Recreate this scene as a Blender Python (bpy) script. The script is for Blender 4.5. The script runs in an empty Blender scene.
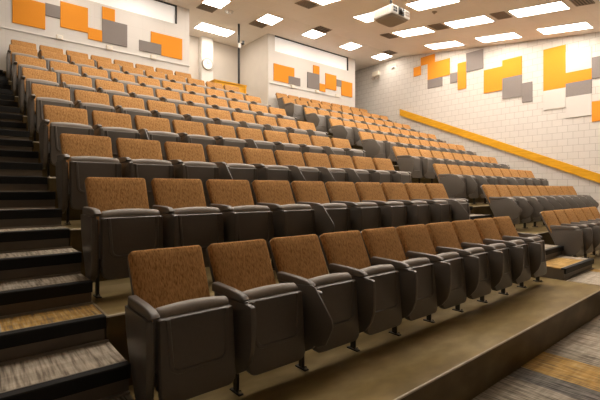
import bpy, bmesh, math, random
from mathutils import Vector, Matrix
random.seed(7)
S = bpy.context.scene
COL = S.collection
PI = math.pi

# ------------------------------------------------------------------ materials
def new_mat(name):
    m = bpy.data.materials.new(name); m.use_nodes = True
    nt = m.node_tree
    return m, nt, nt.nodes['Principled BSDF']

def link(nt, a, b): nt.links.new(a, b)

def plain(name, rgb, rough=0.5, metal=0.0, spec=0.5, var=0.0, scale=12.0):
    m, nt, b = new_mat(name)
    b.inputs['Base Color'].default_value = (*rgb, 1)
    b.inputs['Roughness'].default_value = rough
    b.inputs['Metallic'].default_value = metal
    b.inputs['Specular IOR Level'].default_value = spec
    if var > 0:
        tc = nt.nodes.new('ShaderNodeTexCoord')
        n = nt.nodes.new('ShaderNodeTexNoise'); n.inputs['Scale'].default_value = scale
        n.inputs['Detail'].default_value = 5
        link(nt, tc.outputs['Object'], n.inputs['Vector'])
        r = nt.nodes.new('ShaderNodeValToRGB')
        r.color_ramp.elements[0].position = 0.3; r.color_ramp.elements[1].position = 0.7
        r.color_ramp.elements[0].color = (*[c*(1-var) for c in rgb], 1)
        r.color_ramp.elements[1].color = (*[min(1, c*(1+var)) for c in rgb], 1)
        link(nt, n.outputs['Fac'], r.inputs['Fac']); link(nt, r.outputs['Color'], b.inputs['Base Color'])
    return m

def streaked(name, stops, vscale, rough=0.9, detail=4, bump=0.0, second=None):
    """stretched noise through a colour ramp, in object space"""
    m, nt, b = new_mat(name)
    b.inputs['Roughness'].default_value = rough
    b.inputs['Specular IOR Level'].default_value = 0.15
    tc = nt.nodes.new('ShaderNodeTexCoord')
    mp = nt.nodes.new('ShaderNodeMapping'); mp.inputs['Scale'].default_value = vscale
    link(nt, tc.outputs['Object'], mp.inputs['Vector'])
    n = nt.nodes.new('ShaderNodeTexNoise'); n.inputs['Scale'].default_value = 1.0
    n.inputs['Detail'].default_value = detail
    link(nt, mp.outputs['Vector'], n.inputs['Vector'])
    r = nt.nodes.new('ShaderNodeValToRGB')
    els = r.color_ramp.elements
    while len(els) < len(stops): els.new(0.5)
    for e, (p, c) in zip(els, stops): e.position = p; e.color = (*c, 1)
    link(nt, n.outputs['Fac'], r.inputs['Fac'])
    out = r.outputs['Color']
    if second:
        mp2 = nt.nodes.new('ShaderNodeMapping'); mp2.inputs['Scale'].default_value = second[0]
        link(nt, tc.outputs['Object'], mp2.inputs['Vector'])
        n2 = nt.nodes.new('ShaderNodeTexNoise'); n2.inputs['Scale'].default_value = 1.0
        n2.inputs['Detail'].default_value = 3
        link(nt, mp2.outputs['Vector'], n2.inputs['Vector'])
        r2 = nt.nodes.new('ShaderNodeValToRGB')
        r2.color_ramp.elements[0].position = 0.35; r2.color_ramp.elements[1].position = 0.65
        r2.color_ramp.elements[0].color = (second[1], second[1], second[1], 1)
        r2.color_ramp.elements[1].color = (1, 1, 1, 1)
        link(nt, n2.outputs['Fac'], r2.inputs['Fac'])
        mx = nt.nodes.new('ShaderNodeMix'); mx.data_type = 'RGBA'; mx.blend_type = 'MULTIPLY'
        mx.inputs['Factor'].default_value = 1
        link(nt, out, mx.inputs[6]); link(nt, r2.outputs['Color'], mx.inputs[7])
        out = mx.outputs[2]
    link(nt, out, b.inputs['Base Color'])
    if bump > 0:
        bp = nt.nodes.new('ShaderNodeBump'); bp.inputs['Strength'].default_value = bump
        bp.inputs['Distance'].default_value = 0.004
        link(nt, n.outputs['Fac'], bp.inputs['Height']); link(nt, bp.outputs['Normal'], b.inputs['Normal'])
    return m

def blocks(name, rgb, joint, axes, bw, bh, msize=0.006, offset=0.5, rough=0.55, bump=0.5):
    """brick texture laid on two object-space axes"""
    m, nt, b = new_mat(name)
    b.inputs['Roughness'].default_value = rough
    b.inputs['Specular IOR Level'].default_value = 0.3
    tc = nt.nodes.new('ShaderNodeTexCoord'); sp = nt.nodes.new('ShaderNodeSeparateXYZ')
    cb = nt.nodes.new('ShaderNodeCombineXYZ')
    link(nt, tc.outputs['Object'], sp.inputs[0])
    link(nt, sp.outputs[axes[0]], cb.inputs[0]); link(nt, sp.outputs[axes[1]], cb.inputs[1])
    br = nt.nodes.new('ShaderNodeTexBrick')
    br.offset = offset; br.squash = 1
    br.inputs['Scale'].default_value = 1
    br.inputs['Brick Width'].default_value = bw; br.inputs['Row Height'].default_value = bh
    br.inputs['Mortar Size'].default_value = msize; br.inputs['Mortar Smooth'].default_value = 0.3
    br.inputs['Bias'].default_value = 0
    br.inputs['Color1'].default_value = (*rgb, 1)
    br.inputs['Color2'].default_value = (*[c*0.965 for c in rgb], 1)
    br.inputs['Mortar'].default_value = (*joint, 1)
    link(nt, cb.outputs[0], br.inputs['Vector']); link(nt, br.outputs['Color'], b.inputs['Base Color'])
    if bump:
        bp = nt.nodes.new('ShaderNodeBump'); bp.invert = True
        bp.inputs['Strength'].default_value = bump; bp.inputs['Distance'].default_value = 0.006
        link(nt, br.outputs['Fac'], bp.inputs['Height']); link(nt, bp.outputs['Normal'], b.inputs['Normal'])
    return m

def glow(name, rgb, strength):
    m, nt, b = new_mat(name)
    b.inputs['Base Color'].default_value = (0.9, 0.9, 0.9, 1)
    b.inputs['Emission Color'].default_value = (*rgb, 1)
    b.inputs['Emission Strength'].default_value = strength
    return m

LIGHT = 18.0
M = {}
M['fabric'] = streaked('rust_weave', [(0.30, (0.25, 0.118, 0.039)), (0.47, (0.485, 0.248, 0.086)), (0.64, (0.60, 0.325, 0.122))],
                       (150, 60, 34), rough=0.95, detail=5, bump=0.3, second=((60, 20, 16), 0.82))
M['plastic'] = plain('taupe_plastic', (0.122, 0.106, 0.090), 0.36, var=0.04, scale=60)
M['pad'] = plain('taupe_arm_pad', (0.145, 0.125, 0.106), 0.42, var=0.04, scale=50)
M['roll'] = plain('pale_taupe_upholstery', (0.32, 0.28, 0.24), 0.55, var=0.05, scale=80)
M['metal'] = plain('dark_steel', (0.06, 0.055, 0.05), 0.35, metal=0.7)
M['chrome'] = plain('bright_bolt', (0.5, 0.5, 0.5), 0.25, metal=1.0)
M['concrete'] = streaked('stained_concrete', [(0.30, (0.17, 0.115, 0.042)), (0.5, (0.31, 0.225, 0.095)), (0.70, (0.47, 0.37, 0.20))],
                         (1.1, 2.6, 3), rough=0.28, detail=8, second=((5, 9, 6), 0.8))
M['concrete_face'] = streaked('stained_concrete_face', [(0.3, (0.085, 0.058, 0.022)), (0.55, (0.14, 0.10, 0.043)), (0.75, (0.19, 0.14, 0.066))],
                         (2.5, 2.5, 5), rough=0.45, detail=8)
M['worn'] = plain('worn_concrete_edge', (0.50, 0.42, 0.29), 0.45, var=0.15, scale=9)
M['cmu'] = blocks('painted_block', (0.69, 0.65, 0.60), (0.44, 0.40, 0.355), (1, 2), 0.26, 0.19, 0.0055)
M['cmu_x'] = blocks('painted_block_x', (0.80, 0.75, 0.68), (0.66, 0.60, 0.53), (0, 2), 0.385, 0.19, 0.004, bump=0.2)
M['wallw'] = blocks('white_board_wall', (0.74, 0.71, 0.67), (0.64, 0.61, 0.56), (0, 2), 0.59, 0.29, 0.002, bump=0.1, offset=0)
M['recess'] = plain('beige_plaster', (0.62, 0.565, 0.50), 0.7, var=0.03, scale=3)
M['white'] = plain('white_paint', (0.78, 0.755, 0.715), 0.5, var=0.02)
M['ceil'] = blocks('ceiling_tile', (0.90, 0.835, 0.76), (0.81, 0.75, 0.675), (0, 1), 0.59, 0.59, 0.004, offset=0, rough=0.9, bump=0.15)
M['orange'] = plain('orange_acoustic_felt', (0.80, 0.30, 0.02), 0.9, var=0.04, scale=70)
M['grey'] = plain('grey_acoustic_felt', (0.25, 0.22, 0.205), 0.95, var=0.06, scale=70)
M['whitefelt'] = plain('white_acoustic_felt', (0.66, 0.625, 0.58), 0.95, var=0.02, scale=70)
M['yellow'] = streaked('yellow_varnished_wood', [(0.3, (0.62, 0.30, 0.014)), (0.6, (0.74, 0.38, 0.024)), (0.8, (0.80, 0.44, 0.045))], (3, 3, 26), rough=0.4)
M['riser'] = plain('taupe_rubber_riser', (0.135, 0.11, 0.083), 0.5, var=0.08, scale=6)
M['nosing'] = plain('black_rubber', (0.008, 0.0075, 0.007), 0.6, spec=0.25)
M['edge'] = plain('worn_pale_strip', (0.26, 0.215, 0.165), 0.45)
M['black'] = plain('black_frame', (0.015, 0.013, 0.012), 0.45)
M['vent'] = plain('dark_duct', (0.10, 0.077, 0.057), 0.7)
M['ventslat'] = plain('tan_vent_slat', (0.33, 0.26, 0.19), 0.6)
M['diff'] = glow('lit_diffuser', (1.0, 0.90, 0.79), LIGHT)
M['blind'] = plain('white_roller_blind', (0.86, 0.835, 0.79), 0.35, var=0.01)
M['glowblind'] = glow('blind_added_glow', (1.0, 0.94, 0.87), 0.24)  # faint emission added to whiten the blinds, no lit room behind them
M['lens'] = plain('lens_glass', (0.02, 0.025, 0.03), 0.05, spec=1.0)
M['proj'] = plain('white_plastic', (0.80, 0.77, 0.72), 0.4)
M['projg'] = plain('grey_plastic', (0.36, 0.30, 0.24), 0.6)
M['fixture'] = plain('ivory_plastic', (0.82, 0.75, 0.62), 0.4)
M['frontwall'] = plain('dim_front_wall', (0.24, 0.215, 0.185), 0.8, var=0.03, scale=2)
CARPET = {
 'beige': ((0.26, 0.215, 0.165), (0.50, 0.43, 0.335), (0.66, 0.585, 0.475)),
 'taupe': ((0.16, 0.135, 0.105), (0.37, 0.32, 0.25), (0.54, 0.475, 0.385)),
 'slate': ((0.08, 0.073, 0.066), (0.20, 0.185, 0.165), (0.31, 0.285, 0.255)),
 'amber': ((0.26, 0.19, 0.11), (0.53, 0.31, 0.085), (0.60, 0.44, 0.22)),
}
for k, v in CARPET.items():
    M['c_'+k] = streaked('carpet_'+k, [(0.34, v[0]), (0.5, v[1]), (0.68, v[2])], (70, 5, 20), rough=1.0, detail=4, bump=0.4,
                         second=((3, 22, 4), 0.72))

# ------------------------------------------------------------------ mesh helpers
def obj(name, bm, mats, parent=None, smooth=None):
    me = bpy.data.meshes.new(name)
    bmesh.ops.recalc_face_normals(bm, faces=bm.faces[:])
    bm.to_mesh(me); bm.free()
    for m in (mats if isinstance(mats, (list, tuple)) else [mats]): me.materials.append(m)
    if smooth is not None:
        for p in me.polygons: p.use_smooth = True
        try: me.set_sharp_from_angle(angle=math.radians(smooth))
        except Exception: pass
    o = bpy.data.objects.new(name, me); COL.objects.link(o)
    if parent: o.parent = parent
    return o

def tag(o, label=None, cat=None, group=None, kind=None):
    if label: o['label'] = label
    if cat: o['category'] = cat
    if group: o['group'] = group
    if kind: o['kind'] = kind
    return o

def empty(name, loc=(0, 0, 0)):
    o = bpy.data.objects.new(name, None); COL.objects.link(o); o.location = loc
    o.empty_display_size = 0.1
    return o

def box(bm, lo, hi, bev=0.0, seg=2, mi=0):
    r = bmesh.ops.create_cube(bm, size=1)
    vs = r['verts']
    for v in vs:
        v.co = Vector([lo[i] + (v.co[i]+0.5)*(hi[i]-lo[i]) for i in range(3)])
    fs = set(f for v in vs for f in v.link_faces)
    for f in fs: f.material_index = mi
    if bev > 0:
        es = list(set(e for v in vs for e in v.link_edges))
        rr = bmesh.ops.bevel(bm, geom=es, offset=bev, segments=seg, affect='EDGES', profile=0.5)
        for f in rr['faces']: f.material_index = mi
    return vs

def prism(bm, pts, axis, a, b, bev=0.0, seg=2, mi=0):
    """polygon pts (2-D) extruded along axis from a to b"""
    def mk(p, t):
        if axis == 0: return (t, p[0], p[1])
        if axis == 1: return (p[0], t, p[1])
        return (p[0], p[1], t)
    va = [bm.verts.new(mk(p, a)) for p in pts]; vb = [bm.verts.new(mk(p, b)) for p in pts]
    fs = [bm.faces.new(va), bm.faces.new(list(reversed(vb)))]
    n = len(pts)
    for i in range(n): fs.append(bm.faces.new((va[i], vb[i], vb[(i+1) % n], va[(i+1) % n])))
    for f in fs: f.material_index = mi
    if bev > 0:
        es = list(set(e for f in fs[:2] for e in f.edges))
        bmesh.ops.recalc_face_normals(bm, faces=fs)
        rr = bmesh.ops.bevel(bm, geom=es, offset=bev, segments=seg, affect='EDGES', profile=0.5)
        for f in rr['faces']: f.material_index = mi

def cyl(bm, p0, p1, r0, r1=None, n=12, mi=0):
    r1 = r0 if r1 is None else r1
    p0 = Vector(p0); p1 = Vector(p1); d = p1-p0
    q = d.to_track_quat('Z', 'Y')
    A = []; B = []
    for i in range(n):
        t = 2*PI*i/n; u = q @ Vector((math.cos(t), math.sin(t), 0))
        A.append(bm.verts.new(p0+u*r0)); B.append(bm.verts.new(p1+u*r1))
    fs = [bm.faces.new(list(reversed(A))), bm.faces.new(B)]
    for i in range(n): fs.append(bm.faces.new((A[i], A[(i+1) % n], B[(i+1) % n], B[i])))
    for f in fs: f.material_index = mi

def tube(bm, pts, r, n=6, flat=(1, 1, 1)):
    """tube along a polyline lying near an xz plane"""
    rings = []
    for i, p in enumerate(pts):
        p = Vector(p)
        d = (Vector(pts[min(i+1, len(pts)-1)]) - Vector(pts[max(i-1, 0)])).normalized()
        s_ = d.cross(Vector((0, 1, 0))).normalized(); u = Vector((0, 1, 0))
        rings.append([bm.verts.new(p + (s_*math.cos(2*PI*k/n) + u*flat[1]*math.sin(2*PI*k/n))*r) for k in range(n)])
    for a, b in zip(rings, rings[1:]):
        for k in range(n): bm.faces.new((a[k], a[(k+1) % n], b[(k+1) % n], b[k]))
    bm.faces.new(rings[0]); bm.faces.new(list(reversed(rings[-1])))

def rounded_rect(w, h, r_top, r_bot, seg=4):
    """outline centred on x, from z=0 (bottom) to z=h"""
    pts = []
    def arc(cx, cz, r, a0):
        if r <= 0: pts.append((cx, cz)); return
        for i in range(seg+1):
            a = a0 + i*PI/2/seg; pts.append((cx + r*math.cos(a), cz + r*math.sin(a)))
    arc(w/2-r_top, h-r_top, r_top, 0); arc(-w/2+r_top, h-r_top, r_top, PI/2)
    arc(-w/2+r_bot, r_bot, r_bot, PI); arc(w/2-r_bot, r_bot, r_bot, 1.5*PI)
    return pts

# ------------------------------------------------------------------ measures
RISE, DEPTH, PITCH = 0.447, 1.0, 0.508
CEIL_Z, CEIL_BREAK, CEIL_SLOPE = 6.41, 9.54, 0.1526
BACK_Y, RIGHT_X, LEFT_X, FRONT_Y = 10.9, 12.95, -0.62, -6.0
FLOOR_Z = -0.29
STAIR_L = (LEFT_X, 0.65); STAIR_M = (6.2, 7.03)
def row_front(k, far=False): return 1.44 if k == 1 else 2.60 + (k-2)*1.02 + (0.16 if far else 0)
ROWZ = [0, 0.0, 0.462, 0.91, 1.348, 1.797, 2.247, 2.697, 3.152, 3.56]
def row_z(k): return ROWZ[k]
def edge_left(k): return 0.65 - 0.02*(k-1)
FAR_X = [0, 7.455, 7.41, 7.345, 7.30, 7.27, 7.23, 7.20, 7.20, 7.18]
FAR_BACK = 0.18
def row_back(k): return 2.44 + (k-1)*DEPTH
def ceil_z(y): return CEIL_Z if y > CEIL_BREAK else CEIL_Z - CEIL_SLOPE*(CEIL_BREAK-y)

# ------------------------------------------------------------------ room shell
def structure(name, bm, mats, **k):
    o = obj(name, bm, mats, **k); o['kind'] = 'structure'; return o

# carpeted front floor made of planks of four carpet colours
bm = bmesh.new()
cm = [M['c_beige'], M['c_taupe'], M['c_slate'], M['c_amber']]
pw, pl = 0.25, 0.92
rnd = random.Random(11)
nx = int((RIGHT_X-LEFT_X)/pw)+1; ny = int((1.44-FRONT_Y)/pl)+2
x0 = LEFT_X
for i in range(nx):
    off = rnd.random()*pl
    for j in range(-1, ny):
        xa = x0+i*pw; xb = min(xa+pw, RIGHT_X)
        ya = max(FRONT_Y, FRONT_Y+j*pl+off); yb = min(1.46, FRONT_Y+(j+1)*pl+off)
        if yb-ya < 1e-3: continue
        xm = (xa+xb)/2
        c = rnd.choices([0, 1, 2, 3], [5, 5, 2, 1])[0]
        if yb > 0.3:
            if 3.70 < xm < 4.05: c = 3
            elif 4.05 < xm < 4.27: c = 1
            elif 3.4 < xm < 3.70: c = 2
            elif 4.27 < xm < 4.6: c = 0
            elif c == 3: c = 0
        vs = [bm.verts.new(p) for p in ((xa, ya, FLOOR_Z), (xb, ya, FLOOR_Z), (xb, yb, FLOOR_Z), (xa, yb, FLOOR_Z))]
        f = bm.faces.new(vs); f.material_index = c
structure('floor', bm, cm)

# concrete tiers under the two blocks of seats
for side, (xa, xb) in (('near', (STAIR_L[1], STAIR_M[0])), ('far', (STAIR_M[1], RIGHT_X))):
    for k in range(1, 10):
        bm = bmesh.new()
        far = side == 'far'
        ya = row_front(k, far); yb = row_front(k+1, far) if k < 9 else BACK_Y
        zt = row_z(k); zb = FLOOR_Z-0.05 if k == 1 else row_z(k-1)-0.02
        box(bm, (edge_left(k) if side == 'near' else FAR_X[k]-0.01, ya, zb), (xb, yb + (0.0 if k == 9 else 0.03), zt), 0.012, 2)
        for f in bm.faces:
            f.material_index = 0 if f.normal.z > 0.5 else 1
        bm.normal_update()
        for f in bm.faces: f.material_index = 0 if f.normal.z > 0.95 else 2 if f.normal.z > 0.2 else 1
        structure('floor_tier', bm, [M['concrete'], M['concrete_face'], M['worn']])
# entry landing behind the top row, at the door recess
bm = bmesh.new(); box(bm, (4.7, BACK_Y, row_z(9)-0.2), (7.7, 12.8, row_z(9))); structure('floor_landing', bm, M['concrete'])

# walls
bm = bmesh.new(); box(bm, (RIGHT_X, FRONT_Y, FLOOR_Z-0.3), (RIGHT_X+0.2, 13.0, 6.7)); box(bm, (RIGHT_X-0.03, FRONT_Y, FLOOR_Z-0.3), (RIGHT_X, 13.0, FLOOR_Z-0.06)); structure('wall_right', bm, M['cmu'])
bm = bmesh.new(); box(bm, (LEFT_X-0.2, FRONT_Y, FLOOR_Z-0.3), (LEFT_X, 13.0, 6.7)); structure('wall_left', bm, M['frontwall'])
bm = bmesh.new(); box(bm, (LEFT_X-0.2, FRONT_Y-0.2, FLOOR_Z-0.3), (RIGHT_X+0.2, FRONT_Y, 6.7)); structure('wall_front', bm, M['frontwall'])
WX0, WX1, WZ = 0.9, 4.48, 5.86
def panel_wall(name, xa, xb, wa, wb, depth=1.9):
    """wall with a shallow window opening up to the ceiling"""
    bm = bmesh.new()
    y0, y1 = BACK_Y, BACK_Y+depth
    box(bm, (xa, y0, 3.2), (xb, y1, WZ))
    box(bm, (xa, y0, WZ), (wa, y1, 6.6)); box(bm, (wb, y0, WZ), (xb, y1, 6.6))
    box(bm, (wa, y0+0.12, WZ), (wb, y1, 6.6)); box(bm, (xa, y0-0.03, 3.2), (xb, y0, 3.3))
    return structure(name, bm, M['wallw'])
panel_wall('wall_back_near', LEFT_X, 4.85, 0.3, 4.48)
panel_wall('wall_back_far', 7.62, 11.81, 7.88, 11.41)
bm = bmesh.new(); box(bm, (4.7, 12.7, 3.3), (13.2, 12.9, 6.6)); structure('wall_recess', bm, M['recess'])
bm = bmesh.new(); box(bm, (7.6, BACK_Y+0.03, 3.3), (7.619, 12.7, 6.6)); structure('wall_recess_side', bm, M['recess'])
# pilaster in the recess
bm = bmesh.new(); box(bm, (5.99, 12.48, 3.576), (6.42, 12.7, 6.41), 0.01); structure('trim_1', bm, M['white'])

# windows: black frame, white blind behind glass
def window(name, xa, xb):
    w = empty(name, (xa, BACK_Y, WZ)); w['kind'] = 'structure'
    bm = bmesh.new()
    L = xb-xa; h = CEIL_Z-WZ; t = 0.045
    box(bm, (0, -0.012, h-0.03), (L, 0.05, h)); box(bm, (L-t, -0.012, 0.03), (L, 0.05, h-0.03))
    obj('window_frame', bm, M['black'], w)
    bm = bmesh.new(); box(bm, (0.0, -0.004, 0.0), (L, 0.06, 0.03)); obj('window_sill', bm, M['white'], w)
    bm = bmesh.new(); box(bm, (0.0, 0.03, 0.03), (L-t, 0.045, h-0.03)); obj('blind', bm, M['glowblind'], w)
window('window_1', 0.3, 4.48); window('window_2', 7.88, 11.41)

# ceiling: flat at the back, sloping down to the front
bm = bmesh.new()
prism(bm, [(FRONT_Y-0.2, ceil_z(FRONT_Y-0.2)), (CEIL_BREAK, CEIL_Z), (CEIL_BREAK, CEIL_Z+0.3), (FRONT_Y-0.2, ceil_z(FRONT_Y-0.2)+0.3)], 0, LEFT_X-0.2, RIGHT_X+0.2)
structure('ceiling', bm, M['ceil'])
bm = bmesh.new(); box(bm, (LEFT_X-0.2, CEIL_BREAK, CEIL_Z), (RIGHT_X+0.2, 13.0, CEIL_Z+0.3)); structure('ceiling_flat', bm, M['ceil'])

# wall trims: cable conduit along the two back walls
for n, (xa, xb) in enumerate(((LEFT_X, 4.85), (7.66, 11.0))):
    bm = bmesh.new(); box(bm, (xa, BACK_Y-0.03, 4.765), (xb, BACK_Y, 4.80), 0.004); structure('trim_%d' % (n+2), bm, M['white'])

# ------------------------------------------------------------------ stairs
carp = {'b': 0, 't': 1, 's': 2, 'a': 3}
LEFT_TREADS = {2: 'bbtbb', 3: 'tbtaa', 4: 'bbbtb', 5: 'aaatb', 6: 'tbbbt', 1: 'tbsbt'}
MID_TREADS = {0: 'bba', 1: 'aab', 2: 'btb', 3: 'tbb'}
def staircase(xa, xb0, label, first, treads, seed):
    st = empty('staircase', (xa, row_front(1), 0))
    tag(st, label, 'stairs', 'carpeted stairs')
    rr = random.Random(seed)
    nos = []
    for k in range(1, 9):
        mid = xa > 1
        ya, yb = row_front(k, mid), row_front(k+1, mid)
        if k == 1: ys = (1.44, 1.90, 2.31) if mid else (1.44, 1.82, 2.19)
        else: ys = (ya, ya+(yb-ya)/3, ya+2*(yb-ya)/3)
        xe = FAR_X[k]-0.013 if mid else edge_left(k)-0.003
        for j in range(3): nos.append((ys[j], row_z(k)+j*(row_z(k+1)-row_z(k))/3, xe))
    nos.append((row_front(9, mid), row_z(9), FAR_X[9]-0.013 if mid else edge_left(9)-0.003))
    nos = [(1.14, -0.145, nos[0][2])] + nos
    for n, (y, z, xb) in enumerate(nos):
        yn = nos[n+1][0] if n+1 < len(nos) else BACK_Y
        idx = n-1 if first else n
        zb = z-0.165 if n else FLOOR_Z-0.02
        bm = bmesh.new()
        box(bm, (xa+0.004, y+0.012, zb), (xb-0.004, yn+0.03 if n+1 < len(nos) else BACK_Y-0.002, z-0.014))
        step = obj('step', bm, M['riser'], st); step.matrix_parent_inverse = Matrix.Translation(-st.location)
        # carpet tread in planks
        bm = bmesh.new(); npl = max(3, round((xb-xa)/0.25)); w = (xb-xa-0.01)/npl
        code = treads.get(idx)
        for i in range(npl):
            if code: c = carp[code[min(len(code)-1, int(i*len(code)/npl))]]
            else: c = rr.choices([0, 1, 2, 3], [5, 4, 1, 1.3])[0]
            box(bm, (xa+0.005+i*w, y+0.045, z-0.014), (xa+0.005+(i+1)*w, yn-0.012 if n+1 < len(nos) else BACK_Y-0.002, z), mi=c)
        t = obj('tread', bm, cm, step)
        # black nosing
        bm = bmesh.new()
        prism(bm, [(y+0.046, z+0.003), (y-0.012, z+0.003), (y-0.016, z-0.003), (y-0.012, z-0.07), (y+0.011, z-0.07), (y+0.011, z-0.014), (y+0.046, z-0.014)], 0, xa+0.002, xb-0.002, mi=0)
        obj('nosing', bm, M['nosing'], step)
        bm = bmesh.new(); box(bm, (xa+0.004, y+0.040, z+0.0025), (xb-0.004, y+0.048, z+0.0045))
        obj('edge_strip', bm, M['edge'], step)
        if n+1 < len(nos):
            bm = bmesh.new(); box(bm, (xa+0.005, yn-0.013, z-0.01), (xb-0.005, yn+0.011, z+0.012)); obj('cove_strip', bm, M['edge'], step)
    return st
staircase(STAIR_L[0], STAIR_L[1], 'carpeted stairs with black nosings beside the near block of seats', True, LEFT_TREADS, 3)
staircase(STAIR_M[0], STAIR_M[1], 'carpeted stairs with black nosings between the two blocks of seats', True, MID_TREADS, 5)

# ------------------------------------------------------------------ the seat
A = math.radians(26)
def back_pt(x, d, n):
    """x across, d down the back from its top, n forward of the cushion face"""
    return Vector((x, -d*math.sin(A) - n*math.cos(A), 0.865 - d*math.cos(A) + n*math.sin(A)))
XC = 0.276      # centre of the seat between its arms
def mesh_slab(w_top, w_bot, length, thick, r_top, r_bot, crown, n0):
    """rounded slab along the reclined back; front face n0, goes back by thick"""
    bm = bmesh.new()
    out = rounded_rect(1, 1, 0, 0)
    pts = rounded_rect(w_top, length, r_top, r_bot, 5)
    def P(p, n):
        d = length - p[1]; k = 1 + (w_bot/w_top-1)*d/length
        return back_pt(XC + p[0]*k, d, n)
    def ring(sc, n):
        return [bm.verts.new(P((p[0]*sc[0], length/2 + (p[1]-length/2)*sc[1]), n)) for p in pts]
    e = 0.016
    sx = 1-2*e/w_top; sy = 1-2*e/length
    rings = [ring((sx, sy), n0-thick), ring((1, 1), n0-thick+e*0.8), ring((1, 1), n0-e*0.8),
             ring((1-e*0.6/w_top, 1-e*0.6/length), n0-e*0.25), ring((sx, sy), n0),
             ring((0.72, 0.8), n0+crown*0.75), ring((0.35, 0.45), n0+crown)]
    m = len(pts)
    for a, b in zip(rings, rings[1:]):
        for i in range(m): bm.faces.new((a[i], a[(i+1) % m], b[(i+1) % m], b[i]))
    bm.faces.new(rings[0]); bm.faces.new(rings[-1])
    return bm

def m_shell(): return mesh_slab(0.45, 0.445, 0.70, 0.035, 0.03, 0.05, 0.0, -0.05)
def m_cushion(): return mesh_slab(0.452, 0.425, 0.475, 0.062, 0.026, 0.03, 0.008, 0.0)

SX0, SX1 = 0.062, 0.484
def m_seat_shell():
    bm = bmesh.new()
    w = SX1-SX0
    def P(p, n):   # p in outline, z up from 0; lean: top back, bottom forward
        t = p[1]/0.43
        return Vector((XC-0.003+p[0], -0.44 + 0.035*t - n, 0.135 + p[1]))
    pts = rounded_rect(w, 0.43, 0.012, 0.05, 4)
    def ring(e, n): 
        return [bm.verts.new(P((p[0]*(1-2*e/w), 0.215+(p[1]-0.215)*(1-2*e/0.43)), n)) for p in pts]
    rings = [ring(0, -0.05), ring(0, -0.010), ring(0.005, -0.002), ring(0.014, 0.0)]
    for a, b in zip(rings, rings[1:]):
        for i in range(len(pts)): bm.faces.new((a[i], a[(i+1) % len(pts)], b[(i+1) % len(pts)], b[i]))
    bm.faces.new(rings[0]); bm.faces.new(rings[-1])
    # raised U-shaped ridge on the underside
    u = []
    zt, zb, hw, r = 0.424, 0.155, 0.155, 0.045
    for i in range(4): u.append((-hw-0.012+0.012*i/3, zt-(zt-zb-r)*i/3))
    for i in range(1, 6):
        a = PI + i*PI/2/5; u.append((-hw+r+r*math.cos(a), zb+r+r*math.sin(a)))
    for i in range(1, 4): u.append((-hw+r+(2*hw-2*r)*i/3, zb))
    for i in range(1, 6):
        a = 1.5*PI + i*PI/2/5; u.append((hw-r+r*math.cos(a), zb+r+r*math.sin(a)))
    for i in range(1, 4): u.append((hw+0.012*i/3, zb+r+(zt-zb-r)*i/3))
    tube(bm, [P(q, 0.0) for q in u], 0.0125, 8, (1, 0.8, 1))
    # hinge lugs at the lower corners
    box(bm, (SX0-0.012, -0.36, 0.215), (SX0+0.02, -0.30, 0.275), 0.006, 1)
    box(bm, (SX1-0.02, -0.36, 0.215), (SX1+0.012, -0.30, 0.275), 0.006, 1)
    return bm
def m_seat_cushion():
    bm = bmesh.new()
    prof = [(-0.386, 0.18), (-0.37, 0.565), (-0.374, 0.588), (-0.362, 0.610), (-0.335, 0.622), (-0.305, 0.615), (-0.285, 0.59), (-0.283, 0.54), (-0.30, 0.22), (-0.33, 0.18)]
    xs = [SX0+0.006, SX0+0.009, SX0+0.02, SX0+0.06, SX0+0.13, (SX0+SX1)/2, SX1-0.13, SX1-0.06, SX1-0.02, SX1-0.009, SX1-0.006]
    ins = [0.03, 0.012, 0.0, 0, 0, 0, 0, 0, 0.0, 0.012, 0.03]
    rings = []
    for x, e in zip(xs, ins):
        t = (x-(SX0+SX1)/2)/((SX1-SX0)/2); dz = -0.016*t*t
        ring = []
        for y, z in prof:
            cy, cz = -0.335, 0.40
            ring.append(bm.verts.new((x, y+(cy-y)*e/0.05*0.5, (z+(dz if z > 0.5 else 0)) - (e if z > 0.5 else -e)*0.5)))
        rings.append(ring)
    m = len(prof)
    for a, b in zip(rings, rings[1:]):
        for i in range(m): bm.faces.new((a[i], a[(i+1) % m], b[(i+1) % m], b[i]))
    bm.faces.new(rings[0]); bm.faces.new(rings[-1])
    return bm
PA, PB = 0.013, 0.044     # an arm panel spans these x, the tablet lies outside it
def m_panel():
    bm = bmesh.new()
    prof = [(-0.10, 0.575), (-0.515, 0.575), (-0.53, 0.565), (-0.537, 0.50), (-0.537, 0.40), (-0.53, 0.33), (-0.505, 0.26), (-0.45, 0.19), (-0.38, 0.15),
            (-0.28, 0.14), (-0.22, 0.20), (-0.16, 0.32), (-0.11, 0.45)]
    prism(bm, prof, 0, PA, PB, 0.005, 2)
    return bm
def m_end_panel():
    bm = bmesh.new()
    prof = [(-0.09, 0.575), (-0.435, 0.575), (-0.447, 0.566), (-0.45, 0.42), (-0.447, 0.25), (-0.43, 0.16), (-0.40, 0.12), (-0.33, 0.10),
            (-0.28, 0.12), (-0.22, 0.22), (-0.16, 0.33), (-0.11, 0.45)]
    prism(bm, prof, 0, PA-0.011, PA+0.022, 0.005, 2)
    prism(bm, [(-0.13, 0.555), (-0.425, 0.555), (-0.432, 0.36), (-0.42, 0.17), (-0.36, 0.13), (-0.29, 0.17), (-0.15, 0.42)], 0, PA+0.02, PB+0.008, 0.004, 1)
    return bm
def m_last_panel():
    bm = m_end_panel()
    for v in bm.verts: v.co.x = PB+0.002+PA-v.co.x; v.co.y = -0.09+(v.co.y+0.09)*0.82
    return bm
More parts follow.
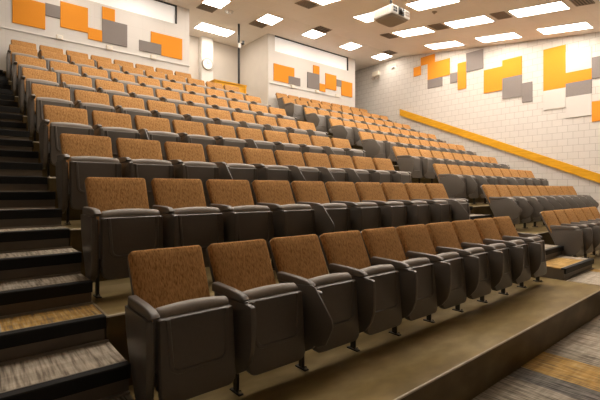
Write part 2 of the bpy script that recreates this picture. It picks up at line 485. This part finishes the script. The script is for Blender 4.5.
def m_pad():
    bm = bmesh.new()
    prof = [(-0.085, 0.577), (-0.085, 0.622), (-0.10, 0.634), (-0.30, 0.632), (-0.41, 0.625), (-0.452, 0.610), (-0.465, 0.597), (-0.458, 0.587), (-0.42, 0.577)]
    prism(bm, prof, 0, 0.005, 0.051, 0.009, 3)
    return bm
def m_short_pad():
    bm = m_pad()
    for v in bm.verts: v.co.y = -0.085+(v.co.y+0.085)*0.82
    return bm
def m_leg():
    bm = bmesh.new()
    x0 = (PA+PB)/2
    box(bm, (x0-0.010, -0.345, 0.010), (x0+0.010, -0.300, 0.22), 0.004, 1)
    box(bm, (x0-0.018, -0.38, 0.0), (x0+0.018, -0.27, 0.010), 0.003, 1)
    return bm
def m_bolt():
    bm = bmesh.new(); x0 = (PA+PB)/2
    cyl(bm, (x0, -0.366, 0.010), (x0, -0.366, 0.026), 0.011, 0.008, 8)
    return bm
def m_tablet():
    bm = bmesh.new()
    prof = [(-0.12, 0.56), (-0.47, 0.605), (-0.50, 0.60), (-0.655, 0.43), (-0.665, 0.40), (-0.66, 0.37), (-0.60, 0.26), (-0.53, 0.225), (-0.32, 0.225), (-0.2, 0.33)]
    prism(bm, prof, 0, 0.0005, PA-0.0005, 0.004, 2)
    return bm

def build_mesh(name, bm, mat, smooth=40):
    me = bpy.data.meshes.new(name)
    bmesh.ops.recalc_face_normals(bm, faces=bm.faces[:]); bm.to_mesh(me); bm.free()
    me.materials.append(mat)
    for p in me.polygons: p.use_smooth = True
    me.set_sharp_from_angle(angle=math.radians(smooth))
    return me
SM = {
 'backrest': build_mesh('backrest', m_shell(), M['plastic']),
 'back_cushion': build_mesh('back_cushion', m_cushion(), M['fabric'], 60),
 'seat': build_mesh('seat', m_seat_shell(), M['plastic']),
 'seat_cushion': build_mesh('seat_cushion', m_seat_cushion(), M['roll'], 60),
 'side_panel': build_mesh('side_panel', m_panel(), M['plastic']),
 'end_panel': build_mesh('end_panel', m_end_panel(), M['plastic']),
 'last_panel': build_mesh('last_panel', m_last_panel(), M['plastic']),
 'armrest': build_mesh('armrest', m_pad(), M['pad']),
 'armrest_short': build_mesh('armrest_short', m_short_pad(), M['pad']),
 'leg': build_mesh('leg', m_leg(), M['metal']),
 'bolt': build_mesh('bolt', m_bolt(), M['chrome']),
 'tablet_arm': build_mesh('tablet_arm', m_tablet(), M['plastic']),
}
FWD = {'seat': -0.04, 'seat_cushion': -0.04, 'armrest': -0.03, 'side_panel': -0.035, 'tablet_arm': -0.03, 'leg': -0.01}
def child(name, parent, x=0.0):
    o = bpy.data.objects.new('side_panel' if name.endswith('_panel') else 'armrest' if name == 'armrest_short' else name, SM[name]); o.parent = parent; o.location = (x + (-0.005 if name == 'end_panel' else 0.03 if name == 'leg' else 0), FWD.get(name, 0.0), 0); COL.objects.link(o); return o
ORD = ['first', 'second', 'third', 'fourth', 'fifth', 'sixth', 'seventh', 'eighth', 'ninth', 'tenth']
def seat(x, k, label, group, last, tablet, sx, end=False, dy=0.0):
    r = bpy.data.objects.new('auditorium_seat', None); COL.objects.link(r)
    r.empty_display_size = 0.1
    r.location = (x, row_back(k)+dy, row_z(k)); r.scale = (sx, 1, 1)
    tag(r, label, 'seat', group)
    b = child('backrest', r); c = child('back_cushion', r); c['label'] = 'rust woven back cushion'
    s = child('seat', r); sc = child('seat_cushion', r)
    arms = [0.0] + ([PITCH] if last else [])
    for a in arms:
        p = child('end_panel' if end and a == 0 else 'last_panel' if a > 0 else 'side_panel', r, a); child('armrest_short' if a > 0 else 'armrest', r, a)
        l = child('leg', r, a); child('bolt', l)
    if tablet: child('tablet_arm', r, 0.0)
    return r
rt = random.Random(21)
for k in range(1, 10):
    n = 8 if k == 9 else 10
    for i in range(n):
        tb = (k == 1 and i == 2) or (k > 1 and rt.random() < 0.28)
        if i == 0: tb = False
        seat(edge_left(k) + {1: 0.016, 9: 0.115}.get(k, 0.005) + i*0.512, k, 'rust fabric folding seat, %s from the side stairs, %s row of the near block' % (ORD[i], ORD[k-1]),
             'seats in the near block', i == n-1, tb, 0.512/PITCH, i == 0)
FP = 0.502
for k in range(1, 10):
    i0 = 1 if k == 9 else 0
    n = 6 if k == 1 else 10
    for i in range(i0, n):
        tb = (k == 2) or (k > 2 and rt.random() < 0.4)
        seat(FAR_X[k] + i*FP, k, 'rust fabric folding seat, %s from the middle stairs, %s row of the far block' % (ORD[i-i0], ORD[k-1]),
             'seats in the far block', i == n-1, tb, FP/PITCH, False, FAR_BACK)

# ------------------------------------------------------------------ wall panels
def rect(a, b, z0, z1): return [(a, z0), (b, z0), (b, z1), (a, z1)]
PT2 = 0.028
def wall_panel(plane, pts, colour, label, group):
    bm = bmesh.new(); g = 0.004
    if plane == 'y':
        prism(bm, pts, 1, BACK_Y-PT2, BACK_Y-0.0005, 0.003, 1)
    else:
        prism(bm, pts, 0, RIGHT_X-PT2, RIGHT_X-0.0005, 0.003, 1)
    o = obj('acoustic_panel', bm, M[colour]); tag(o, label, 'wall panel', group)
G1, G2, G3 = 'acoustic panels on the wall behind the near block', 'acoustic panels on the wall behind the far block', 'acoustic panels on the white block side wall'
NEAR = 'on the near back wall'
for pts, c, l in (
  (rect(.71, 1.33, 4.93, 5.53), 'orange', 'orange square panel nearest the side stairs '+NEAR),
  (rect(1.332, 1.63, 5.26, 5.55), 'grey', 'small grey panel between two orange squares '+NEAR),
  (rect(1.632, 2.22, 5.07, 5.68), 'orange', 'orange square panel just past the small grey one '+NEAR),
  (rect(2.222, 2.538, 4.93, 5.21), 'orange', 'small low orange panel touching the large grey square '+NEAR),
  (rect(2.54, 2.84, 5.512, 5.82), 'orange', 'small orange panel sitting on top of the large grey square '+NEAR),
  (rect(2.54, 3.14, 4.93, 5.51), 'grey', 'large grey square panel '+NEAR),
  (rect(3.44, 4.03, 4.92, 5.2), 'grey', 'wide low grey panel tucked under the orange L '+NEAR),
  ([(4.032, 4.91), (4.63, 4.91), (4.63, 5.5), (3.75, 5.5), (3.75, 5.202), (4.032, 5.202)], 'orange', 'L-shaped orange panel nearest the entry recess '+NEAR),
  ): wall_panel('y', pts, c, l, G1)
FAR = 'on the far back wall'
for pts, c, l in (
  ([(7.82, 4.89), (8.438, 4.89), (8.438, 5.152), (8.7, 5.152), (8.7, 5.46), (7.82, 5.46)], 'orange', 'L-shaped orange panel nearest the entry recess '+FAR),
  (rect(8.44, 8.97, 4.88, 5.15), 'grey', 'low grey panel tucked into the orange L '+FAR),
  (rect(9.3, 9.878, 4.89, 5.45), 'grey', 'large grey square panel '+FAR),
  (rect(9.58, 9.878, 5.452, 5.75), 'orange', 'small orange panel sitting on top of the large grey square '+FAR),
  (rect(9.88, 10.178, 4.86, 5.14), 'orange', 'small low orange panel touching the large grey square '+FAR),
  (rect(10.18, 10.748, 5.0, 5.57), 'orange', 'orange square panel between two small panels '+FAR),
  (rect(10.75, 11.018, 5.19, 5.44), 'grey', 'small grey panel between two orange squares '+FAR),
  (rect(11.02, 11.63, 4.87, 5.44), 'orange', 'orange square panel nearest the white block side wall '+FAR),
  ): wall_panel('y', pts, c, l, G2)
SW = 'on the side wall'
for pts, c, l in (
  (rect(8.64, 8.95, 5.5, 5.84), 'orange', 'tiny orange panel farthest up '+SW),
  ([(7.47, 5.25), (8.348, 5.25), (8.348, 5.842), (8.64, 5.842), (8.64, 6.14), (8.06, 6.14), (8.06, 5.84), (7.47, 5.84)], 'orange', 'stepped orange panel close under the ceiling '+SW),
  (rect(7.76, 8.35, 4.93, 5.248), 'grey', 'low grey panel under the stepped orange one '+SW),
  (rect(7.182, 7.46, 4.94, 5.29), 'grey', 'small grey panel beside the tall narrow orange one '+SW),
  (rect(6.872, 7.18, 4.66, 5.57), 'orange', 'tall narrow orange panel '+SW),
  (rect(6.29, 6.87, 5.2, 5.84), 'grey', 'grey square panel touching the tall narrow orange one '+SW),
  ([(5.682, 4.37), (6.27, 4.37), (6.27, 5.12), (5.68, 5.12), (5.68, 5.3), (5.1, 5.3), (5.1, 4.732), (5.682, 4.732)], 'orange', 'stepped orange panel above two grey panels, mid wall, '+SW),
  (rect(5.1, 5.68, 4.08, 4.73), 'grey', 'grey square panel under the middle stepped orange one '+SW),
  (rect(4.81, 5.098, 3.87, 4.46), 'grey', 'narrow grey panel hanging lowest beside the grey square '+SW),
  ([(3.942, 4.11), (4.51, 4.11), (4.51, 5.32), (3.942, 5.32), (3.942, 4.51), (3.33, 4.51), (3.33, 4.212), (3.942, 4.212)], 'orange', 'largest orange panel, a tall L with a long foot, '+SW),
  (rect(3.33, 3.94, 3.83, 4.21), 'grey', 'grey panel under the foot of the largest orange one '+SW),
  (rect(2.75, 3.328, 4.22, 4.79), 'grey', 'grey panel cut by the edge of the photo '+SW),
  (rect(2.75, 3.328, 3.06, 3.6), 'orange', 'orange panel cut by the edge of the photo '+SW),
  (rect(3.942, 4.51, 3.55, 4.108), 'whitefelt', 'white panel below the largest orange one '+SW),
  (rect(3.33, 3.938, 3.24, 3.828), 'whitefelt', 'white panel hanging lowest, below a grey panel, '+SW),
  (rect(3.33, 3.938, 4.512, 5.1), 'whitefelt', 'white panel in the angle of the largest orange one '+SW),
  ): wall_panel('x', pts, c, l, G3)

# ------------------------------------------------------------------ sloping yellow rail on the side wall
rl = empty('wall_rail', (RIGHT_X, 3.1, 1.5)); tag(rl, 'long yellow wooden board rail sloping along the white block side wall', 'rail')
inv = Matrix.Translation(-rl.location)
bm = bmesh.new()
def rz(y): return 1.643 + (y-3.126)*0.4256
prism(bm, [(1.9, rz(1.9)-0.245), (1.9, rz(1.9)), (9.53, rz(9.53)), (9.53, rz(9.53)-0.255)], 0, 12.85, 12.89, 0.006, 2)
o = obj('board', bm, M['yellow'], rl); o.matrix_parent_inverse = inv
for y in (2.6, 4.6, 6.6, 8.6):
    bm = bmesh.new(); box(bm, (12.89, y-0.04, rz(y)-0.19), (RIGHT_X, y+0.04, rz(y)-0.07), 0.004, 1)
    o = obj('bracket', bm, M['metal'], rl); o.matrix_parent_inverse = inv

# yellow guard at the entry recess
gd = empty('guard_rail', (5.15, 9.95, row_z(9))); tag(gd, 'yellow wooden guard panel standing behind the back seats at the entry recess', 'guard rail')
bm = bmesh.new(); box(bm, (0.02, 0.02, 0.0), (1.0, 0.05, 0.66), 0.004, 1); obj('front_panel', bm, M['yellow'], gd)
bm = bmesh.new(); box(bm, (0.02, 0.055, 0.0), (0.05, 0.52, 0.66), 0.004, 1); obj('side_panel', bm, M['yellow'], gd)
bm = bmesh.new(); box(bm, (0.0, -0.01, 0.66), (1.04, 0.08, 0.70), 0.006, 2); box(bm, (0.0, 0.082, 0.66), (0.08, 0.54, 0.70), 0.006, 2); obj('top_rail', bm, M['yellow'], gd)
bm = bmesh.new(); box(bm, (0.96, -0.0, 0.0), (1.03, 0.07, 0.66), 0.004, 1); obj('post', bm, M['yellow'], gd)

# black pole with a white sensor in the recess
po = empty('pole', (6.47, 10.87, row_z(9))); tag(po, 'thin black pole reaching the ceiling at the entry recess', 'pole')
bm = bmesh.new(); cyl(bm, (0, 0, 0), (0, 0, CEIL_Z-row_z(9)-0.002), 0.034, n=12); obj('shaft', bm, M['black'], po, 40)
bm = bmesh.new(); box(bm, (-0.05, -0.06, 2.09), (0.05, -0.018, 2.24), 0.012, 2); o = obj('sensor', bm, M['white'], po); o['label'] = 'white sensor box'
bm = bmesh.new(); cyl(bm, (0.02, 0, 2.22), (0.17, 0.02, 2.30), 0.012, n=8); box(bm, (0.13, -0.03, 2.24), (0.19, 0.05, 2.36), 0.01, 1); obj('bracket', bm, M['black'], po)

# wall clock on the pilaster
ck = empty('wall_clock', (6.19, 12.48, 5.48)); tag(ck, 'round white wall clock on the pale pilaster in the entry recess', 'clock')
bm = bmesh.new(); cyl(bm, (0, 0, 0), (0, -0.05, 0), 0.20, 0.195, 32); obj('case', bm, M['ventslat'], ck, 40)
bm = bmesh.new(); cyl(bm, (0, -0.05, 0), (0, -0.054, 0), 0.175, n=32); obj('face', bm, M['blind'], ck)
bm = bmesh.new()
for i in range(12):
    a = i*PI/6; r0, r1 = 0.135, 0.155
    cyl(bm, (math.sin(a)*r0, -0.056, math.cos(a)*r0), (math.sin(a)*r1, -0.056, math.cos(a)*r1), 0.003, n=5)
obj('hour_marks', bm, M['projg'], ck)
bm = bmesh.new(); cyl(bm, (0, -0.058, 0), (0.06, -0.058, 0.05), 0.005, n=6); cyl(bm, (0, -0.060, 0), (-0.03, -0.060, 0.12), 0.004, n=6); obj('hands', bm, M['projg'], ck)

# small ivory sockets on the conduit
for x, nm, wl in ((1.61, 'nearest the side stairs', 'near'), (2.70, 'midway', 'near'), (3.80, 'nearest the entry recess', 'near'),
              (8.61, 'nearest the entry recess', 'far'), (9.73, 'midway', 'far'), (10.75, 'nearest the white block wall', 'far')):
    bx = empty('outlet_box', (x, BACK_Y-0.03, 4.80)); tag(bx, 'ivory outlet box %s on the conduit behind the %s block' % (nm, wl), 'outlet', 'outlet boxes on the conduit')
    bm = bmesh.new(); box(bm, (-0.07, -0.05, -0.05), (0.07, 0.0, 0.06), 0.012, 2); obj('housing', bm, M['fixture'], bx)
    bm = bmesh.new(); box(bm, (-0.045, -0.056, -0.03), (0.045, -0.05, 0.04), 0.003, 1); obj('cover', bm, M['white'], bx)

# emergency light and sensor on the side wall
em = empty('emergency_light', (RIGHT_X, 10.73, 6.0)); tag(em, 'ivory twin-lamp emergency light high on the white block side wall', 'emergency light')
bm = bmesh.new(); box(bm, (-0.12, -0.17, -0.09), (0, 0.17, 0.10), 0.02, 2); obj('housing', bm, M['fixture'], em)
for dy in (-0.12, 0.12):
    bm = bmesh.new(); cyl(bm, (-0.06, dy, -0.16), (-0.15, dy-0.03, -0.19), 0.05, 0.065, 16); cyl(bm, (-0.06, dy, -0.16), (-0.06, dy, -0.08), 0.02, n=8); obj('lamp_head', bm, M['projg'], em, 40)
sn = empty('motion_sensor', (RIGHT_X, 9.9, 6.07)); tag(sn, 'small white sensor dome high on the white block side wall', 'sensor')
bm = bmesh.new(); box(bm, (-0.03, -0.11, -0.05), (0, 0.11, 0.06), 0.012, 2); obj('base', bm, M['white'], sn)
bm = bmesh.new(); bmesh.ops.create_uvsphere(bm, u_segments=16, v_segments=8, radius=0.07); 
for v in bm.verts: v.co.x = v.co.x*0.7-0.03; v.co.y *= 1.2; v.co.z *= 0.7
obj('dome', bm, M['white'], sn, 60)

# ------------------------------------------------------------------ ceiling things
ang = math.atan(CEIL_SLOPE)
def on_ceiling(o, y):
    o.location.z = ceil_z(y)
    if y < CEIL_BREAK-0.35: o.rotation_euler = (ang, 0, 0)
def troffer(x, y, w, l, label, group):
    t = empty('ceiling_light', (x, y, 0)); on_ceiling(t, y); tag(t, label, 'ceiling light', group)
    f = 0.018
    bm = bmesh.new(); z0, z1 = -0.014, -0.0005
    box(bm, (-w/2-f, -l/2-f, z0), (w/2+f, -l/2, z1)); box(bm, (-w/2-f, l/2, z0), (w/2+f, l/2+f, z1))
    box(bm, (-w/2-f, -l/2, z0), (-w/2, l/2, z1)); box(bm, (w/2, -l/2, z0), (w/2+f, l/2, z1))
    obj('frame', bm, M['white'], t)
    bm = bmesh.new(); box(bm, (-w/2, -l/2, -0.011), (w/2, l/2, -0.004)); obj('diffuser', bm, M['diff'], t)
COLX = [1.66, 3.43, 5.22, 6.95, 8.68, 10.45, 12.19]
CN = ['over the side stairs', 'second from the side stairs', 'third from the side stairs', 'over the middle stairs', 'second from the middle stairs', 'third from the middle stairs', 'beside the white block wall']
for r, y in enumerate((3.75, 5.48, 7.25)):
    for c, x in enumerate(COLX):
        troffer(x, y, 0.555, 1.14, 'long ceiling light, %s, in the %s line from the front' % (CN[c], ORD[r]), 'long lights on the sloping ceiling')
for c in range(3, 7):  # out-of-view lights added to brighten the platform and carpet at front right
    troffer(COLX[c], 2.0, 0.555, 1.14, 'added unseen long ceiling light, %s, nearest the front of the room' % CN[c], 'long lights on the sloping ceiling')
for c, x in enumerate([1.66, 3.43, 5.22, 7.02, 8.81, 10.58, 12.33]):
    troffer(x, 9.98 if c > 2 else 9.97, 0.56, 0.57, 'square ceiling light, %s, in front of the back walls' % CN[c], 'square lights on the flat ceiling')
troffer(6.1, 11.74, 1.16, 0.54, 'long ceiling light inside the entry recess', None)

def vent(x, y, w, l, label, square=False):
    t = empty('ceiling_vent', (x, y, 0)); on_ceiling(t, y); tag(t, label, 'ceiling vent', 'air vents beside the lights')
    bm = bmesh.new(); box(bm, (-w/2, -l/2, -0.010), (w/2, l/2, -0.0005)); obj('backing', bm, M['vent'], t)
    f = 0.02; bm = bmesh.new()
    for lo, hi in (((-w/2, -l/2), (w/2, -l/2+f)), ((-w/2, l/2-f), (w/2, l/2)), ((-w/2, -l/2+f), (-w/2+f, l/2-f)), ((w/2-f, -l/2+f), (w/2, l/2-f))):
        box(bm, (lo[0], lo[1], -0.016), (hi[0], hi[1], -0.010))
    obj('frame', bm, M['ventslat'], t)
    n = 6
    bm = bmesh.new()
    for i in range(1, n):
        yy = -l/2 + i*l/n; box(bm, (-w/2+f, yy-0.008, -0.018), (w/2-f, yy+0.008, -0.010))
    obj('slats', bm, M['ventslat'], t)
vent(8.72, 9.36, 0.52, 0.62, 'dark air vent beside the square light second past the middle stairs')
vent(6.95, 10.48, 0.5, 0.36, 'dark air vent beside the square light over the middle stairs')
vent(5.2, 10.48, 0.5, 0.36, 'dark air vent beside the square light near the entry recess')
vent(12.15, 9.36, 0.5, 0.56, 'dark air vent beside the square light at the white block wall')
vent(10.42, 8.14, 0.5, 0.36, 'dark air vent behind the rearmost long light, third from the middle stairs')
vent(10.4, 6.36, 0.5, 0.40, 'dark air vent between the second and third lines of long lights')
vent(10.4, 4.6, 0.5, 0.36, 'dark air vent between the first and second lines of long lights')
vent(10.42, 2.86, 0.5, 0.36, 'dark air vent nearest the front of the room')
vent(6.95, 8.16, 0.5, 0.42, 'dark air vent over the middle stairs near the top of the photo')
sd = empty('smoke_detector', (5.8, 10.29, CEIL_Z)); tag(sd, 'round white smoke detector on the ceiling near the entry recess', 'smoke detector')
bm = bmesh.new(); cyl(bm, (0, 0, 0), (0, 0, -0.03), 0.13, 0.12, 24); obj('base', bm, M['white'], sd, 40)
bm = bmesh.new(); cyl(bm, (0, 0, -0.03), (0, 0, -0.075), 0.085, 0.06, 24); obj('sensor', bm, M['white'], sd, 40)
sp = empty('sprinkler', (9.28, 5.79, 0)); on_ceiling(sp, 5.79); tag(sp, 'tiny round sprinkler plate on the sloping ceiling', 'sprinkler')
bm = bmesh.new(); cyl(bm, (0, 0, 0), (0, 0, -0.014), 0.07, 0.06, 20); obj('plate', bm, M['ventslat'], sp, 40)
bm = bmesh.new(); cyl(bm, (0, 0, -0.014), (0, 0, -0.05), 0.02, 0.028, 12); obj('nozzle', bm, M['ventslat'], sp, 40)

# projector on its ceiling pole
PX, PY, PZ = 6.17, 4.77, 4.53
pj = empty('projector', (PX, PY, PZ)); tag(pj, 'white data projector hanging from the sloping ceiling', 'projector')
PWD, PDP, PHT = 0.54, 0.46, 0.17
bm = bmesh.new()
box(bm, (-PWD/2, -PDP/2, -PHT/2), (PWD/2, PDP/2, PHT/2), 0.022, 3)
obj('body', bm, M['proj'], pj, 40)
bm = bmesh.new()
pts = rounded_rect(PWD-0.03, PDP-0.03, 0.09, 0.03, 4)
n = len(pts)
a = [bm.verts.new((p[0], p[1]-PDP/2+0.015, -PHT/2)) for p in pts]; b = [bm.verts.new((p[0]*0.86, (p[1]-PDP/2+0.015)*0.86, -PHT/2-0.03)) for p in pts]
for i in range(n): bm.faces.new((a[i], a[(i+1) % n], b[(i+1) % n], b[i]))
bm.faces.new(b); bm.faces.new(list(reversed(a)))
obj('underside', bm, M['projg'], pj, 30)
yf = -PDP/2
bm = bmesh.new(); box(bm, (-0.085, yf-0.012, -0.07), (0.085, yf, 0.07), 0.008, 2); obj('lens_bezel', bm, M['black'], pj)
bm = bmesh.new(); cyl(bm, (0, yf-0.012, 0), (0, yf-0.045, 0), 0.055, 0.05, 24); l = obj('lens_barrel', bm, M['metal'], pj, 40)
bm = bmesh.new(); cyl(bm, (0, yf-0.046, 0), (0, yf-0.049, 0), 0.04, 0.036, 24); obj('lens', bm, M['lens'], pj, 40)
for sx in (-1, 1):
    bm = bmesh.new()
    box(bm, (sx*0.185-0.06, yf-0.005, -0.055), (sx*0.185+0.06, yf, 0.055), mi=0)
    for i in range(2):
        for j in range(2):
            cx = sx*0.185-0.03+0.06*i; cz = -0.025+0.05*j
            box(bm, (cx-0.026, yf-0.009, cz-0.02), (cx+0.026, yf-0.005, cz+0.02), mi=1)
    obj('vent_grille', bm, [M['proj'], M['black' if sx < 0 else 'projg']], pj)
bm = bmesh.new()
for i in range(7):
    box(bm, (-PWD/2-0.004, -0.15+i*0.045, -0.045), (-PWD/2, -0.125+i*0.045, 0.045))
obj('side_slots', bm, M['fixture'], pj)
bm = bmesh.new(); zt = ceil_z(PY)-PZ
cyl(bm, (0, 0, PHT/2), (0, 0, zt), 0.022, n=12); box(bm, (-0.12, -0.12, PHT/2), (0.12, 0.12, PHT/2+0.025), 0.004, 1); obj('mount_pole', bm, M['black'], pj, 40)

# ------------------------------------------------------------------ world, camera
w = bpy.data.worlds.new('World'); S.world = w; w.use_nodes = True
w.node_tree.nodes['Background'].inputs['Color'].default_value = (0.02, 0.018, 0.015, 1)
w.node_tree.nodes['Background'].inputs['Strength'].default_value = 0.0
cd = bpy.data.cameras.new('Camera'); cam = bpy.data.objects.new('Camera', cd); COL.objects.link(cam)
F = 400.0
cd.sensor_fit = 'HORIZONTAL'; cd.sensor_width = 36.0; cd.lens = 36.0*F/600
cd.shift_y = -10/600; cd.clip_start = 0.02; cd.clip_end = 100
th = math.atan2(486.0, F)
fw = Vector((math.cos(th), math.sin(th), 0))
cam.location = (0, 0, 1.22)
cam.rotation_euler = (PI/2, 0, math.atan2(fw.y, fw.x)-PI/2)
S.camera = cam
S.view_settings.view_transform = 'Standard'; S.view_settings.look = 'None'
S.view_settings.exposure = 0.0; S.view_settings.gamma = 1.0
S.view_settings.use_curve_mapping = False
